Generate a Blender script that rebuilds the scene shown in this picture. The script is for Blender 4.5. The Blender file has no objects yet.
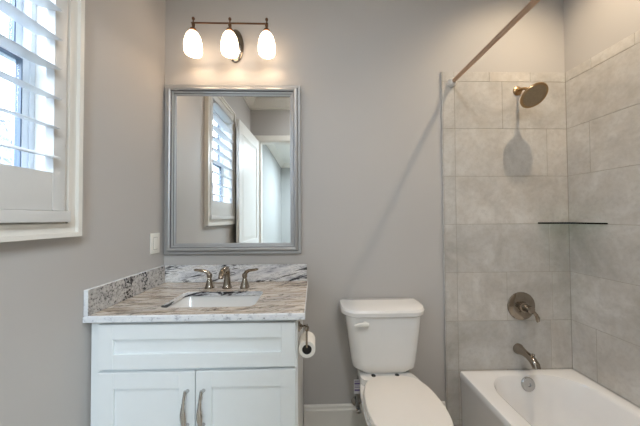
import bpy, bmesh, math, random
from mathutils import Vector, Matrix

random.seed(7)
C = bpy.context.scene
COL = C.collection
PI = math.pi

# ------------------------------------------------------------------ camera
cam_d = bpy.data.cameras.new('camera')
cam_d.sensor_width = 36.0
cam_d.lens = 249.0 / 640.0 * 36.0
cam_d.clip_start = 0.02
cam = bpy.data.objects.new('camera', cam_d)
COL.objects.link(cam)
yaw, pitch, roll = 0.0243, 0.0191, -0.0058
fw = Vector((math.sin(yaw) * math.cos(pitch), math.cos(yaw) * math.cos(pitch), math.sin(pitch)))
rt = Vector((math.cos(yaw), -math.sin(yaw), 0))
up = rt.cross(fw)
r2 = rt * math.cos(roll) + up * math.sin(roll)
u2 = up * math.cos(roll) - rt * math.sin(roll)
m = Matrix.Identity(4)
for i in range(3):
    m[i][0], m[i][1], m[i][2] = r2[i], u2[i], -fw[i]
m[0][3], m[1][3], m[2][3] = 0.9294, -1.568, 1.30
cam.matrix_world = m
C.camera = cam

# ------------------------------------------------------------------ world, daylight, exposure
W = bpy.data.worlds.new('world')
C.world = W
W.use_nodes = True
nt = W.node_tree
nt.nodes.clear()
wo = nt.nodes.new('ShaderNodeOutputWorld')
wb = nt.nodes.new('ShaderNodeBackground')
wc = nt.nodes.new('ShaderNodeTexCoord')
wx = nt.nodes.new('ShaderNodeSeparateXYZ')
wr = nt.nodes.new('ShaderNodeValToRGB')
wr.color_ramp.elements[0].position = 0.0
wr.color_ramp.elements[0].color = (0.90, 0.95, 1.0, 1)
wr.color_ramp.elements[1].position = 0.8
wr.color_ramp.elements[1].color = (0.50, 0.68, 1.0, 1)
nt.links.new(wc.outputs['Generated'], wx.inputs[0])
nt.links.new(wx.outputs['Z'], wr.inputs[0])
nt.links.new(wr.outputs[0], wb.inputs['Color'])
nt.links.new(wb.outputs[0], wo.inputs[0])
wb.inputs['Strength'].default_value = 14.0

def area_light(name, loc, rot, sx, sy, power, color, portal=False, shape='RECTANGLE'):
    d = bpy.data.lights.new(name, 'AREA')
    d.shape = shape
    d.size, d.size_y = sx, sy
    d.energy, d.color = power, color
    if portal:
        d.cycles.is_portal = True
    o = bpy.data.objects.new(name, d)
    COL.objects.link(o)
    o.location, o.rotation_euler = loc, rot
    return o

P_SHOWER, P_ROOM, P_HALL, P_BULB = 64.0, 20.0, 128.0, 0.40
WARM = (1.0, 0.80, 0.56)
area_light('window_daylight', (-0.16, -0.945, 1.87), (0, -PI / 2, 0), 1.10, 0.62, 1, (1, 1, 1), portal=True)
sd = bpy.data.lights.new('shower_downlight', 'SPOT')
sd.energy, sd.color, sd.shadow_soft_size = P_SHOWER, WARM, 0.025
sd.spot_size, sd.spot_blend = math.radians(122), 1.0
so = bpy.data.objects.new('shower_downlight', sd)
COL.objects.link(so)
so.location = (2.25, -0.50, 3.02)
area_light('room_fill_light', (1.25, -1.78, 2.95), (0, 0, 0), 0.36, 0.36, P_ROOM, (0.88, 0.94, 1.0), shape='DISK')  # added fill light for the bathroom, no such lamp known here
area_light('hall_fill_light', (1.35, -3.5, 2.60), (0, 0, 0), 0.6, 0.6, P_HALL, (0.70, 0.86, 1.0), shape='DISK')  # added fill, stands in for cool daylight spilling through the doorway

C.view_settings.view_transform = 'Standard'
C.view_settings.look = 'None'
C.view_settings.gamma = 1.0
C.view_settings.use_curve_mapping = False
C.view_settings.exposure = 0.08

# ------------------------------------------------------------------ materials
def srgb(r, g, b):
    f = lambda c: c / 12.92 if c <= 0.04045 else ((c + 0.055) / 1.055) ** 2.4
    return (f(r / 255), f(g / 255), f(b / 255), 1)

class NT:
    def __init__(s, name):
        s.m = bpy.data.materials.new(name)
        s.m.use_nodes = True
        s.t = s.m.node_tree
        s.t.nodes.clear()
        s.out = s.t.nodes.new('ShaderNodeOutputMaterial')
        s.p = s.t.nodes.new('ShaderNodeBsdfPrincipled')
        s.t.links.new(s.p.outputs[0], s.out.inputs[0])
    def n(s, typ, **kw):
        o = s.t.nodes.new(typ)
        for k, v in kw.items():
            setattr(o, k, v)
        return o
    def l(s, a, b):
        s.t.links.new(a, b)
    def set(s, **kw):
        for k, v in kw.items():
            s.p.inputs[k.replace('_', ' ')].default_value = v
    def coord(s, scale=(1, 1, 1), rot=(0, 0, 0), kind='Object', loc=(0, 0, 0), turn=False):
        tc = s.n('ShaderNodeTexCoord')
        mp = s.n('ShaderNodeMapping')
        if turn:
            mp.vector_type = 'TEXTURE'
            scale = tuple(1 / q for q in scale)
        mp.inputs['Scale'].default_value = scale
        mp.inputs['Rotation'].default_value = rot
        mp.inputs['Location'].default_value = loc
        s.l(tc.outputs[kind], mp.inputs[0])
        return mp.outputs[0]
    def noise(s, vec, scale, detail=4, rough=0.5, dist=0.0):
        n = s.n('ShaderNodeTexNoise')
        n.inputs['Scale'].default_value = scale
        n.inputs['Detail'].default_value = detail
        n.inputs['Roughness'].default_value = rough
        n.inputs['Distortion'].default_value = dist
        s.l(vec, n.inputs['Vector'])
        return n.outputs['Fac']
    def ramp(s, fac, stops):
        r = s.n('ShaderNodeValToRGB')
        e = r.color_ramp.elements
        while len(e) > 1:
            e.remove(e[-1])
        e[0].position, e[0].color = stops[0]
        for p, c in stops[1:]:
            q = e.new(p)
            q.color = c
        s.l(fac, r.inputs[0])
        return r.outputs[0]
    def mix(s, fac, a, b, mode='MIX'):
        x = s.n('ShaderNodeMix', data_type='RGBA', blend_type=mode)
        for v, k in ((fac, 0), (a, 6), (b, 7)):
            if hasattr(v, 'node'):
                s.l(v, x.inputs[k])
            else:
                x.inputs[k].default_value = v
        return x.outputs[2]
    def bump(s, fac, strength=0.1, dist=0.01):
        b = s.n('ShaderNodeBump')
        b.inputs['Strength'].default_value = strength
        b.inputs['Distance'].default_value = dist
        s.l(fac, b.inputs['Height'])
        s.l(b.outputs[0], s.p.inputs['Normal'])

def plain(name, col, rough=0.5, metal=0.0, nz=0.03, scale=20, coat=0.0, spec=0.5):
    k = NT(name)
    f = k.noise(k.coord(), scale, 3)
    c2 = tuple(max(0, min(1, x * (1 - nz))) for x in col[:3]) + (1,)
    k.l(k.mix(f, col, c2), k.p.inputs['Base Color'])
    k.set(Roughness=rough, Metallic=metal)
    k.p.inputs['Coat Weight'].default_value = coat
    k.p.inputs['Specular IOR Level'].default_value = spec
    return k.m

def wall_paint(name, col):
    k = NT(name)
    v = k.coord()
    f = k.noise(v, 3, 2)
    c2 = tuple(x * 0.97 for x in col[:3]) + (1,)
    k.l(k.mix(f, col, c2), k.p.inputs['Base Color'])
    k.set(Roughness=0.55)
    k.p.inputs['Specular IOR Level'].default_value = 0.3
    k.bump(k.noise(v, 260, 2), 0.04, 0.002)
    return k.m

M = {}
M['paint'] = wall_paint('wall_paint', srgb(187, 183, 179))
M['hall_paint'] = wall_paint('hall_paint', srgb(176, 175, 171))
M['ceiling'] = wall_paint('ceiling_paint', srgb(200, 194, 186))
M['hall_ceiling'] = wall_paint('hall_ceiling_paint', srgb(236, 234, 228))
M['trim'] = plain('trim_paint', srgb(230, 226, 218), 0.35)
M['shutter'] = plain('shutter_paint', srgb(216, 215, 212), 0.35)
M['door'] = plain('door_paint', srgb(236, 236, 232), 0.28)
M['cabinet'] = plain('cabinet_paint', srgb(235, 239, 240), 0.35)
M['porcelain'] = plain('porcelain', srgb(228, 226, 223), 0.10, coat=0.4)
M['acrylic'] = plain('tub_enamel', srgb(238, 236, 234), 0.16, coat=0.3)
M['plastic'] = plain('white_plastic', srgb(235, 232, 224), 0.35)
M['seat'] = plain('seat_plastic', srgb(230, 225, 219), 0.3)
M['nickel'] = plain('brushed_nickel', srgb(158, 147, 134), 0.16, 1.0, 0.08, 60)
M['dark_bronze'] = plain('dark_bronze', srgb(112, 84, 66), 0.30, 1.0, 0.1, 60)
M['bronze'] = plain('warm_bronze', srgb(182, 152, 114), 0.28, 1.0, 0.2, 60)
M['rod'] = plain('rod_metal', srgb(205, 178, 156), 0.38, 1.0, 0.1, 40)
M['satin'] = plain('satin_nickel', srgb(196, 196, 195), 0.20, 1.0, 0.08)
M['chrome'] = plain('chrome', srgb(190, 190, 190), 0.12, 1.0, 0.05)
M['dark'] = plain('dark_void', srgb(22, 21, 20), 0.6)
M['black_glass'] = plain('black_glass', srgb(10, 10, 11), 0.08)
M['paper'] = plain('toilet_tissue', srgb(238, 234, 226), 0.9, nz=0.06, scale=90)
M['frame'] = plain('silver_frame', srgb(172, 172, 172), 0.40, 0.45, 0.03, 20)
M['frame_shade'] = plain('silver_frame_groove_shade', srgb(112, 112, 114), 0.4, 0.5, 0.03, 20)  # shade in the steps of the mirror frame, put into the colour
M['vinyl'] = plain('window_vinyl', srgb(225, 228, 232), 0.4)
M['gasket'] = plain('window_gasket', srgb(110, 122, 138), 0.5)
M['braid'] = plain('braided_hose', srgb(160, 160, 158), 0.4, 0.8, 0.4, 400)
M['tag'] = plain('tag_card', srgb(225, 222, 224), 0.6)
M['tag_ink'] = plain('tag_ink', srgb(120, 105, 150), 0.6)

k = NT('mirror_silver'); k.set(Base_Color=(0.93, 0.94, 0.93, 1), Metallic=1.0, Roughness=0.0); M['mirror'] = k.m
k = NT('window_glass'); k.t.nodes.remove(k.p)
gl = k.n('ShaderNodeBsdfGlossy'); gl.inputs['Roughness'].default_value = 0.0
tr = k.n('ShaderNodeBsdfTransparent'); tr.inputs['Color'].default_value = (0.93, 0.96, 0.97, 1)
mx = k.n('ShaderNodeMixShader'); mx.inputs[0].default_value = 0.06
k.l(tr.outputs[0], mx.inputs[1]); k.l(gl.outputs[0], mx.inputs[2]); k.l(mx.outputs[0], k.out.inputs[0])
M['glass'] = k.m
k = NT('shelf_glass'); k.t.nodes.remove(k.p)
gl = k.n('ShaderNodeBsdfGlossy'); gl.inputs['Roughness'].default_value = 0.02
tr = k.n('ShaderNodeBsdfTransparent'); tr.inputs['Color'].default_value = (0.80, 0.88, 0.84, 1)
mx = k.n('ShaderNodeMixShader'); mx.inputs[0].default_value = 0.08
k.l(tr.outputs[0], mx.inputs[1]); k.l(gl.outputs[0], mx.inputs[2]); k.l(mx.outputs[0], k.out.inputs[0])
M['shelf_glass'] = k.m
def emitter(name, col, strength):
    k = NT(name)
    k.set(Base_Color=(0.9, 0.88, 0.84, 1), Roughness=0.3)
    k.p.inputs['Emission Color'].default_value = col
    k.p.inputs['Emission Strength'].default_value = strength
    return k.m
M['shade'] = emitter('lit_opal_glass', (1.0, 0.76, 0.54, 1), 4.6)
M['lens'] = emitter('added_lamp_lens', (1.0, 0.88, 0.72, 1), 6.0)  # glowing lens of the added bathroom fill lamp

# ceramic wall tile, a little different from tile to tile
k = NT('ceramic_tile')
v = k.coord()
geo = k.n('ShaderNodeNewGeometry')
a = k.noise(v, 4.2, 7, 0.64, 0.5)
b = k.noise(v, 14, 5, 0.6)
base = k.ramp(a, [(0.28, srgb(172, 168, 162)), (0.50, srgb(198, 195, 190)), (0.70, srgb(216, 214, 210))])
c3 = k.noise(v, 45, 4, 0.65)
base = k.mix(k.ramp(c3, [(0.35, (0.22, 0.22, 0.22, 1)), (0.55, (0, 0, 0, 1))]), base, srgb(150, 144, 136))
base = k.mix(k.ramp(b, [(0.35, (0, 0, 0, 1)), (0.75, (0.35, 0.35, 0.35, 1))]), base, srgb(178, 166, 150))
tint = k.ramp(geo.outputs['Random Per Island'], [(0.0, (0.88, 0.885, 0.89, 1)), (1.0, (1.05, 1.03, 1.01, 1))])
k.l(k.mix(1.0, base, tint, 'MULTIPLY'), k.p.inputs['Base Color'])
k.set(Roughness=0.38)
k.bump(b, 0.05, 0.003)
M['tile'] = k.m
M['grout'] = plain('grout', srgb(170, 162, 150), 0.9, nz=0.1, scale=80)
k = NT('floor_tile')
v = k.coord()
br = k.n('ShaderNodeTexBrick')
br.inputs['Color1'].default_value = srgb(186, 174, 158); br.inputs['Color2'].default_value = srgb(178, 166, 150)
br.inputs['Mortar'].default_value = srgb(150, 142, 130)
br.inputs['Scale'].default_value = 1.0; br.inputs['Brick Width'].default_value = 0.6; br.inputs['Row Height'].default_value = 0.3
br.inputs['Mortar Size'].default_value = 0.004
k.l(v, br.inputs['Vector']); k.l(br.outputs['Color'], k.p.inputs['Base Color']); k.set(Roughness=0.4)
M['floor'] = k.m

# granite: one stone, cut in three ways, plus an edge painted as daylit
def granite(name, kind):
    k = NT(name)
    if kind == 'top':
        v = k.coord((0.8, 7.0, 3.0))
        a = k.noise(v, 5.0, 10, 0.72, 0.8)
        col = k.ramp(a, [(0.32, srgb(88, 78, 72)), (0.41, srgb(146, 130, 116)), (0.48, srgb(196, 183, 168)), (0.55, srgb(222, 214, 205)), (0.62, srgb(178, 158, 138)), (0.74, srgb(122, 106, 94))])
        b = k.noise(k.coord((2.0, 10.0, 5.0)), 9.0, 6, 0.75, 0.5)
        dk = k.ramp(b, [(0.34, (0.85, 0.85, 0.85, 1)), (0.43, (0, 0, 0, 1))])
        col = k.mix(dk, col, srgb(82, 72, 66))
        gr = k.noise(k.coord((1.0, 2.0, 1.0), loc=(0.3, 0.1, 0)), 2.6, 4, 0.6, 0.4)
        col = k.mix(k.ramp(gr, [(0.50, (0, 0, 0, 1)), (0.68, (0.55, 0.55, 0.55, 1))]), col, srgb(178, 174, 170))
        vn = k.noise(k.coord((0.6, 3.2, 1.0), (0, 0, 0.55), turn=True), 3.4, 6, 0.7, 0.8)
        dk2 = k.ramp(vn, [(0.478, (0, 0, 0, 1)), (0.495, (0.8, 0.8, 0.8, 1)), (0.512, (0, 0, 0, 1))])
        col = k.mix(dk2, col, srgb(56, 52, 54))
    elif kind == 'back':
        v = k.coord((0.8, 1.0, 4.0), (0, -0.22, 0), turn=True)
        a = k.noise(v, 7.0, 10, 0.68, 0.5)
        col = k.ramp(a, [(0.30, srgb(128, 130, 138)), (0.42, srgb(206, 206, 210)), (0.55, srgb(236, 235, 234)), (0.75, srgb(184, 174, 164))])
        vn = k.noise(k.coord((0.7, 1.0, 4.2), (0, -0.22, 0), loc=(0.05, 0, 0.02), turn=True), 3.6, 10, 0.74, 0.6)
        dk = k.ramp(vn, [(0.40, (1, 1, 1, 1)), (0.445, (0.9, 0.9, 0.9, 1)), (0.475, (0, 0, 0, 1)), (0.515, (0, 0, 0, 1)), (0.525, (0.7, 0.7, 0.7, 1)), (0.535, (0, 0, 0, 1))])
        col = k.mix(dk, col, srgb(26, 25, 30))
    elif kind == 'side':
        v = k.coord()
        a = k.noise(v, 60, 6, 0.75)
        col = k.ramp(a, [(0.35, srgb(112, 110, 110)), (0.48, srgb(176, 172, 168)), (0.65, srgb(204, 200, 196))])
        sx = k.n('ShaderNodeSeparateXYZ'); k.l(v, sx.inputs[0])
        wob = k.n('ShaderNodeMath', operation='MULTIPLY_ADD'); k.l(k.noise(v, 16, 3), wob.inputs[0]); wob.inputs[1].default_value = 0.07; wob.inputs[2].default_value = 0.465
        yy = k.n('ShaderNodeMath', operation='ADD'); k.l(sx.outputs['Y'], yy.inputs[0]); k.l(wob.outputs[0], yy.inputs[1])
        band = k.ramp(yy.outputs[0], [(0.425, (0.0, 0, 0, 1)), (0.445, (0.13, 0.13, 0.13, 1)), (0.475, (0.13, 0.13, 0.13, 1)), (0.49, (0, 0, 0, 1)), (0.55, (0, 0, 0, 1)), (0.56, (0.11, 0.11, 0.11, 1)), (0.585, (0.11, 0.11, 0.11, 1)), (0.60, (0, 0, 0, 1))])
        sp = k.noise(v, 120, 4, 0.65)
        sb = k.n('ShaderNodeMath', operation='SUBTRACT'); k.l(sp, sb.inputs[0]); k.l(band, sb.inputs[1])
        dk = k.ramp(sb.outputs[0], [(0.36, (1, 1, 1, 1)), (0.42, (0, 0, 0, 1))])
        col = k.mix(dk, col, srgb(36, 34, 36))
    else:  # edge faces: the daylight on them is put into a near-white colour
        v = k.coord((1, 1, 1.6))
        a = k.noise(v, 30, 6, 0.7)
        col = k.ramp(a, [(0.30, srgb(150, 152, 160)), (0.44, srgb(222, 224, 228)), (0.7, srgb(236, 236, 236))])
        sp = k.noise(v, 55, 4, 0.7)
        dk = k.ramp(sp, [(0.30, (0.9, 0.9, 0.9, 1)), (0.37, (0, 0, 0, 1))])
        col = k.mix(dk, col, srgb(70, 68, 78))
    k.l(col, k.p.inputs['Base Color'])
    k.set(Roughness=0.2)
    return k.m
for q in ('top', 'back', 'side', 'edge'):
    M['granite_' + q] = granite('granite_' + q, q)

# rough stone of the neighbouring house
k = NT('field_stone')
v = k.coord((1, 1, 1.7))
vo = k.n('ShaderNodeTexVoronoi'); vo.inputs['Scale'].default_value = 7.0; k.l(v, vo.inputs['Vector'])
ve = k.n('ShaderNodeTexVoronoi', feature='DISTANCE_TO_EDGE'); ve.inputs['Scale'].default_value = 7.0; k.l(v, ve.inputs['Vector'])
sep = k.n('ShaderNodeSeparateColor'); k.l(vo.outputs['Color'], sep.inputs[0])
sc_ = k.ramp(sep.outputs[0], [(0.0, srgb(54, 57, 64)), (0.5, srgb(78, 82, 88)), (1.0, srgb(104, 106, 112))])
k.l(k.mix(k.ramp(ve.outputs['Distance'], [(0.03, (1, 1, 1, 1)), (0.07, (0, 0, 0, 1))]), sc_, srgb(140, 142, 148)), k.p.inputs['Base Color'])
k.set(Roughness=0.9)
M['stone'] = k.m
M['lawn'] = plain('lawn', srgb(60, 66, 48), 0.95, nz=0.4, scale=8)

# ------------------------------------------------------------------ mesh helpers
class MB:
    def __init__(s):
        s.bm = bmesh.new()
    def box(s, x0, x1, y0, y1, z0, z1, bev=0.0, seg=2, mi=0):
        vs = [s.bm.verts.new((x, y, z)) for x in (x0, x1) for y in (y0, y1) for z in (z0, z1)]
        fs = [s.bm.faces.new([vs[i] for i in q]) for q in ((0, 1, 3, 2), (4, 6, 7, 5), (0, 4, 5, 1), (2, 3, 7, 6), (0, 2, 6, 4), (1, 5, 7, 3))]
        for f in fs:
            f.material_index = mi
        if bev > 0:
            es = set(e for f in fs for e in f.edges)
            bmesh.ops.bevel(s.bm, geom=list(es), offset=bev, segments=seg, profile=0.7, affect='EDGES', clamp_overlap=True)
        return s
    def loft(s, rings, cap0=True, cap1=True, closed=True):
        R = [[s.bm.verts.new(p) for p in ring] for ring in rings]
        n = len(R[0])
        for i in range(len(R) - 1):
            for j in range(n if closed else n - 1):
                a, b = R[i], R[i + 1]
                q = [a[j], a[(j + 1) % n], b[(j + 1) % n], b[j]]
                try:
                    s.bm.faces.new(q)
                except ValueError:
                    pass
        if cap0:
            s.bm.faces.new(list(reversed(R[0])))
        if cap1:
            s.bm.faces.new(R[-1])
        return s
    def tube(s, pts, rad, seg=16, cap=True, flat=None):
        """swept round section; rad a number or a list; flat = (list of) second radius"""
        pts = [Vector(p) for p in pts]
        n = len(pts)
        if not isinstance(rad, (list, tuple)):
            rad = [rad] * n
        f2 = rad if flat is None else (flat if isinstance(flat, (list, tuple)) else [flat] * n)
        t = []
        for i in range(n):
            d = pts[min(i + 1, n - 1)] - pts[max(i - 1, 0)]
            t.append(d.normalized())
        ref = Vector((0, 0, 1)) if abs(t[0].z) < 0.9 else Vector((1, 0, 0))
        u = (ref - t[0] * ref.dot(t[0])).normalized()
        rings = []
        for i in range(n):
            u = (u - t[i] * u.dot(t[i])).normalized()
            w = t[i].cross(u)
            rings.append([pts[i] + u * rad[i] * math.cos(2 * PI * k / seg) + w * f2[i] * math.sin(2 * PI * k / seg) for k in range(seg)])
        return s.loft(rings, cap, cap)
    def cyl(s, p0, p1, r0, r1=None, seg=24):
        return s.tube([p0, p1], [r0, r0 if r1 is None else r1], seg)
    def lathe(s, prof, origin, axis=(0, 0, 1), seg=32, sx=1.0, cap0=True, cap1=True):
        """prof: list of (radius, height along axis); sx stretches one cross axis"""
        A = Vector(axis).normalized()
        ref = Vector((0, 0, 1)) if abs(A.z) < 0.9 else Vector((1, 0, 0))
        U = (ref - A * ref.dot(A)).normalized()
        V_ = A.cross(U)
        O = Vector(origin)
        rings = [[O + A * h + U * r * sx * math.cos(2 * PI * k / seg) + V_ * r * math.sin(2 * PI * k / seg) for k in range(seg)] for r, h in prof]
        return s.loft(rings, cap0, cap1)
    def prism(s, outline, z0, z1):
        return s.loft([[(x, y, z0) for x, y in outline], [(x, y, z1) for x, y in outline]])
    def build(s, name, mat, parent=None, smooth=True, angle=35):
        me = bpy.data.meshes.new(name)
        bmesh.ops.remove_doubles(s.bm, verts=s.bm.verts, dist=1e-6)
        bmesh.ops.recalc_face_normals(s.bm, faces=s.bm.faces)
        off = Vector((0, 0, 0))
        p = parent
        while p is not None:
            off += p.location
            p = p.parent
        if off.length:
            bmesh.ops.translate(s.bm, verts=s.bm.verts, vec=-off)
        s.bm.to_mesh(me)
        s.bm.free()
        for mm in (mat if isinstance(mat, (list, tuple)) else [mat]):
            me.materials.append(mm)
        if smooth:
            me.polygons.foreach_set('use_smooth', [True] * len(me.polygons))
            me.set_sharp_from_angle(angle=math.radians(angle))
        o = bpy.data.objects.new(name, me)
        COL.objects.link(o)
        if parent is not None:
            o.parent = parent
        return o

def thing(name, label, cat, loc, group=None):
    o = bpy.data.objects.new(name, None)
    o.empty_display_size = 0.05
    COL.objects.link(o)
    o.location = loc
    return tag(o, label, cat, group)
def tag(o, label, cat, group=None):
    o['label'], o['category'] = label, cat
    if group:
        o['group'] = group
    return o
def struct(o, label=None):
    o['kind'] = 'structure'
    if label:
        o['label'] = label
    return o
def rrect(x0, x1, y0, y1, r, n=6):
    """rounded rectangle outline, counter clockwise; r a number or four radii (x1y0, x1y1, x0y1, x0y0)"""
    rs = r if isinstance(r, (list, tuple)) else [r] * 4
    pts = []
    for (cx, cy, a0, q) in ((x1, y0, -PI / 2, rs[0]), (x1, y1, 0, rs[1]), (x0, y1, PI / 2, rs[2]), (x0, y0, PI, rs[3])):
        ox = cx - q if cx == x1 else cx + q
        oy = cy - q if cy == y1 else cy + q
        for k in range(n + 1):
            t = a0 + PI / 2 * k / n
            pts.append((ox + q * math.cos(t), oy + q * math.sin(t)))
    return pts
def copy_part(o, parent, loc):
    c = o.copy()
    COL.objects.link(c)
    c.parent = parent
    c.location = loc
    return c

# ------------------------------------------------------------------ room shell
XR, CE, YF, TH = 2.572, 3.04, -2.12, 0.15
YA = -1.535                      # foot end of the tub alcove
WY0, WY1, WZ0, WZ1 = -1.258, -0.632, 1.325, 2.415   # window opening
DX0, DX1, DZ = 0.14, 0.99, 2.43  # doorway in the front wall

struct(MB().box(-TH, XR + TH, YF - 0.12, TH, -0.1, 0).build('floor', M['floor'], smooth=False))
struct(MB().box(-TH, XR + TH, YF - 0.12, TH, CE, CE + 0.1).build('ceiling', M['ceiling'], smooth=False))
struct(MB().box(-TH, XR + TH, 0, TH, 0, CE).build('wall_back', M['paint'], smooth=False))
struct(MB().box(XR, XR + TH, YF - 0.12, 0, 0, CE).build('wall_right', M['paint'], smooth=False))
w = MB()
w.box(-TH, 0, YF - 0.12, 0, 0, WZ0).box(-TH, 0, YF - 0.12, 0, WZ1, CE)
w.box(-TH, 0, WY1, 0, WZ0, WZ1).box(-TH, 0, YF - 0.12, WY0, WZ0, WZ1)
struct(w.build('wall_left', M['paint'], smooth=False))
w = MB()
w.box(0, DX0, YF - 0.12, YF, 0, DZ).box(DX1, XR, YF - 0.12, YF, 0, DZ).box(0, XR, YF - 0.12, YF, DZ, CE)
struct(w.build('wall_front', M['paint'], smooth=False))
struct(MB().box(1.75, XR, YF, YA, 0, CE).build('wall_alcove', M['paint'], smooth=False))

# the next room, through the doorway
HX0, HX1, HY, HC = 0.08, 2.6, -4.95, 2.72
struct(MB().box(HX0, HX1, HY, YF - 0.12, -0.1, 0).build('floor_hall', M['floor'], smooth=False))
struct(MB().box(HX0 - 0.1, HX1 + 0.1, HY - 0.1, YF - 0.12, HC, HC + 0.1).build('ceiling_hall', M['hall_ceiling'], smooth=False))
struct(MB().box(HX0 - 0.1, HX0, HY, YF - 0.12, 0, HC).build('wall_hall_left', M['hall_paint'], smooth=False))
struct(MB().box(HX1, HX1 + 0.1, HY, YF - 0.12, 0, HC).build('wall_hall_right', M['hall_paint'], smooth=False))
struct(MB().box(HX0 - 0.1, HX1 + 0.1, HY - 0.1, HY, 0, HC).build('wall_hall_back', M['hall_paint'], smooth=False))

def crown_profile(s):            # (out from wall, down from ceiling)
    return [(0, 0), (s * 0.85, 0), (s * 0.85, s * 0.15), (s * 0.70, s * 0.28), (s * 0.50, s * 0.52), (s * 0.26, s * 0.80), (s * 0.16, s * 0.88), (s * 0.16, s * 1.1), (0, s * 1.1)]
def crown(name, p0, p1, inward, ztop, s=0.13, mat='trim'):
    d = Vector((inward[0], inward[1], 0))
    rings = [[Vector((p[0], p[1], ztop - dz)) + d * o for o, dz in crown_profile(s)] for p in (p0, p1)]
    struct(MB().loft(rings).build(name, M[mat], smooth=False))
crown('trim_1', (0, 0), (XR, 0), (0, -1), CE)
crown('trim_2', (0, YF), (0, 0), (1, 0), CE)
crown('trim_3', (0, YF), (1.75, YF), (0, 1), CE)
crown('trim_4', (XR, YA), (XR, 0), (-1, 0), CE)
crown('trim_5', (HX0, HY), (HX0, YF - 0.12), (1, 0), HC, 0.10)
crown('trim_6', (HX0, HY), (HX1, HY), (0, 1), HC, 0.10)

def baseboard(name, x0, x1, y0, y1, axis, inner):
    t = 0.014
    prof = [(0, 0), (t, 0), (t, 0.113), (t * 0.72, 0.121), (t * 0.66, 0.135), (t * 0.3, 0.143), (0, 0.143)]
    if axis == 'x':
        rings = [[Vector((x, inner[0] + inner[1] * o, z)) for o, z in prof] for x in (x0, x1)]
    else:
        rings = [[Vector((inner[0] + inner[1] * o, y, z)) for o, z in prof] for y in (y0, y1)]
    struct(MB().loft(rings).build(name, M['trim'], smooth=False))
baseboard('baseboard_back', 0.860, 1.745, 0, 0, 'x', (0.0, -1))
baseboard('baseboard_left', 0, 0, -2.12, -0.56, 'y', (0.0, 1))
baseboard('baseboard_front', 1.09, 1.75, 0, 0, 'x', (YF, 1))

# ------------------------------------------------------------------ wall tile of the tub surround
ROW, Z1, ZT = 0.3048, 0.3390, 2.1678
TX0, TXM, TX1 = 1.757, 1.831, XR - 0.010
G = 0.0014
t = MB()
t.box(1.750, XR, -0.006, 0, 0, 2.232)
grout_back = t
tb = MB()
rows = [Z1 + ROW * i for i in range(-2, 7)]
cuts = {6: [2.06, 2.33], 5: [2.142], 4: [2.43], 3: [], 2: [2.43], 1: [2.150, 2.445], 0: [2.43], -1: [2.142], -2: [2.43]}
def tile_row(z0, z1, xs, back=True):
    for i in range(len(xs) - 1):
        a, b_ = xs[i] + G, xs[i + 1] - G
        if back:
            tb.box(a, b_, -0.011, -0.002, z0 + G, z1 - G, 0.0012, 1)
        else:
            tb.box(XR - 0.011, XR - 0.002, a, b_, z0 + G, z1 - G, 0.0012, 1)
for i, z in enumerate(rows[:-1]):
    kk = i - 2
    z0 = max(z, 0.0)
    if rows[i + 1] <= 0.01:
        continue
    tile_row(z0, rows[i + 1], [TX0, TXM] + cuts[kk + 0 if kk in cuts else 0] + [TX1])
tile_row(ZT, 2.232, [TX0, TXM, 2.06, 2.33, TX1])
tb.box(1.749, TX0 - G, -0.012, -0.0, 0, 2.232, 0.003, 2)     # bullnose edge
# merge grout and tile into one surface with two materials
def tiles_obj(name, mb, grout):
    o = mb.build(name, [M['tile'], M['grout']], smooth=False)
    bm = bmesh.new(); bm.from_mesh(o.data)
    x0, x1, y0, y1, z0, z1 = grout
    vs = [bm.verts.new((x, y, z)) for x in (x0, x1) for y in (y0, y1) for z in (z0, z1)]
    for q in ((0, 1, 3, 2), (4, 6, 7, 5), (0, 4, 5, 1), (2, 3, 7, 6), (0, 2, 6, 4), (1, 5, 7, 3)):
        f = bm.faces.new([vs[i] for i in q]); f.material_index = 1
    bmesh.ops.recalc_face_normals(bm, faces=bm.faces)
    bm.to_mesh(o.data); bm.free()
    return struct(o)
grout_back.bm.free()
tiles_obj('wall_tile_back', tb, (1.756, XR - 0.002, -0.0095, -0.0005, 0, 2.231))
tb = MB()
rcuts = {5: [-0.62, -1.22], 4: [-0.143, -0.75, -1.36], 3: [-0.45, -1.06], 2: [-0.55, -1.16], 1: [-0.45, -1.06], 0: [-0.150, -0.76, -1.37], -1: [-0.45, -1.06], -2: [-0.45, -1.06]}
for i, z in enumerate(rows[:-1]):
    kk = i - 2
    if rows[i + 1] <= 0.01:
        continue
    ys = sorted([YA] + rcuts.get(kk, [-0.6]) + [-0.011])
    tile_row(max(z, 0), rows[i + 1], ys, False)
tile_row(ZT, 2.232, sorted([YA, -1.27, -0.96, -0.65, -0.36, -0.16, -0.011]), False)
tiles_obj('wall_tile_right', tb, (XR - 0.0095, XR - 0.0005, YA, -0.002, 0, 2.231))

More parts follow.
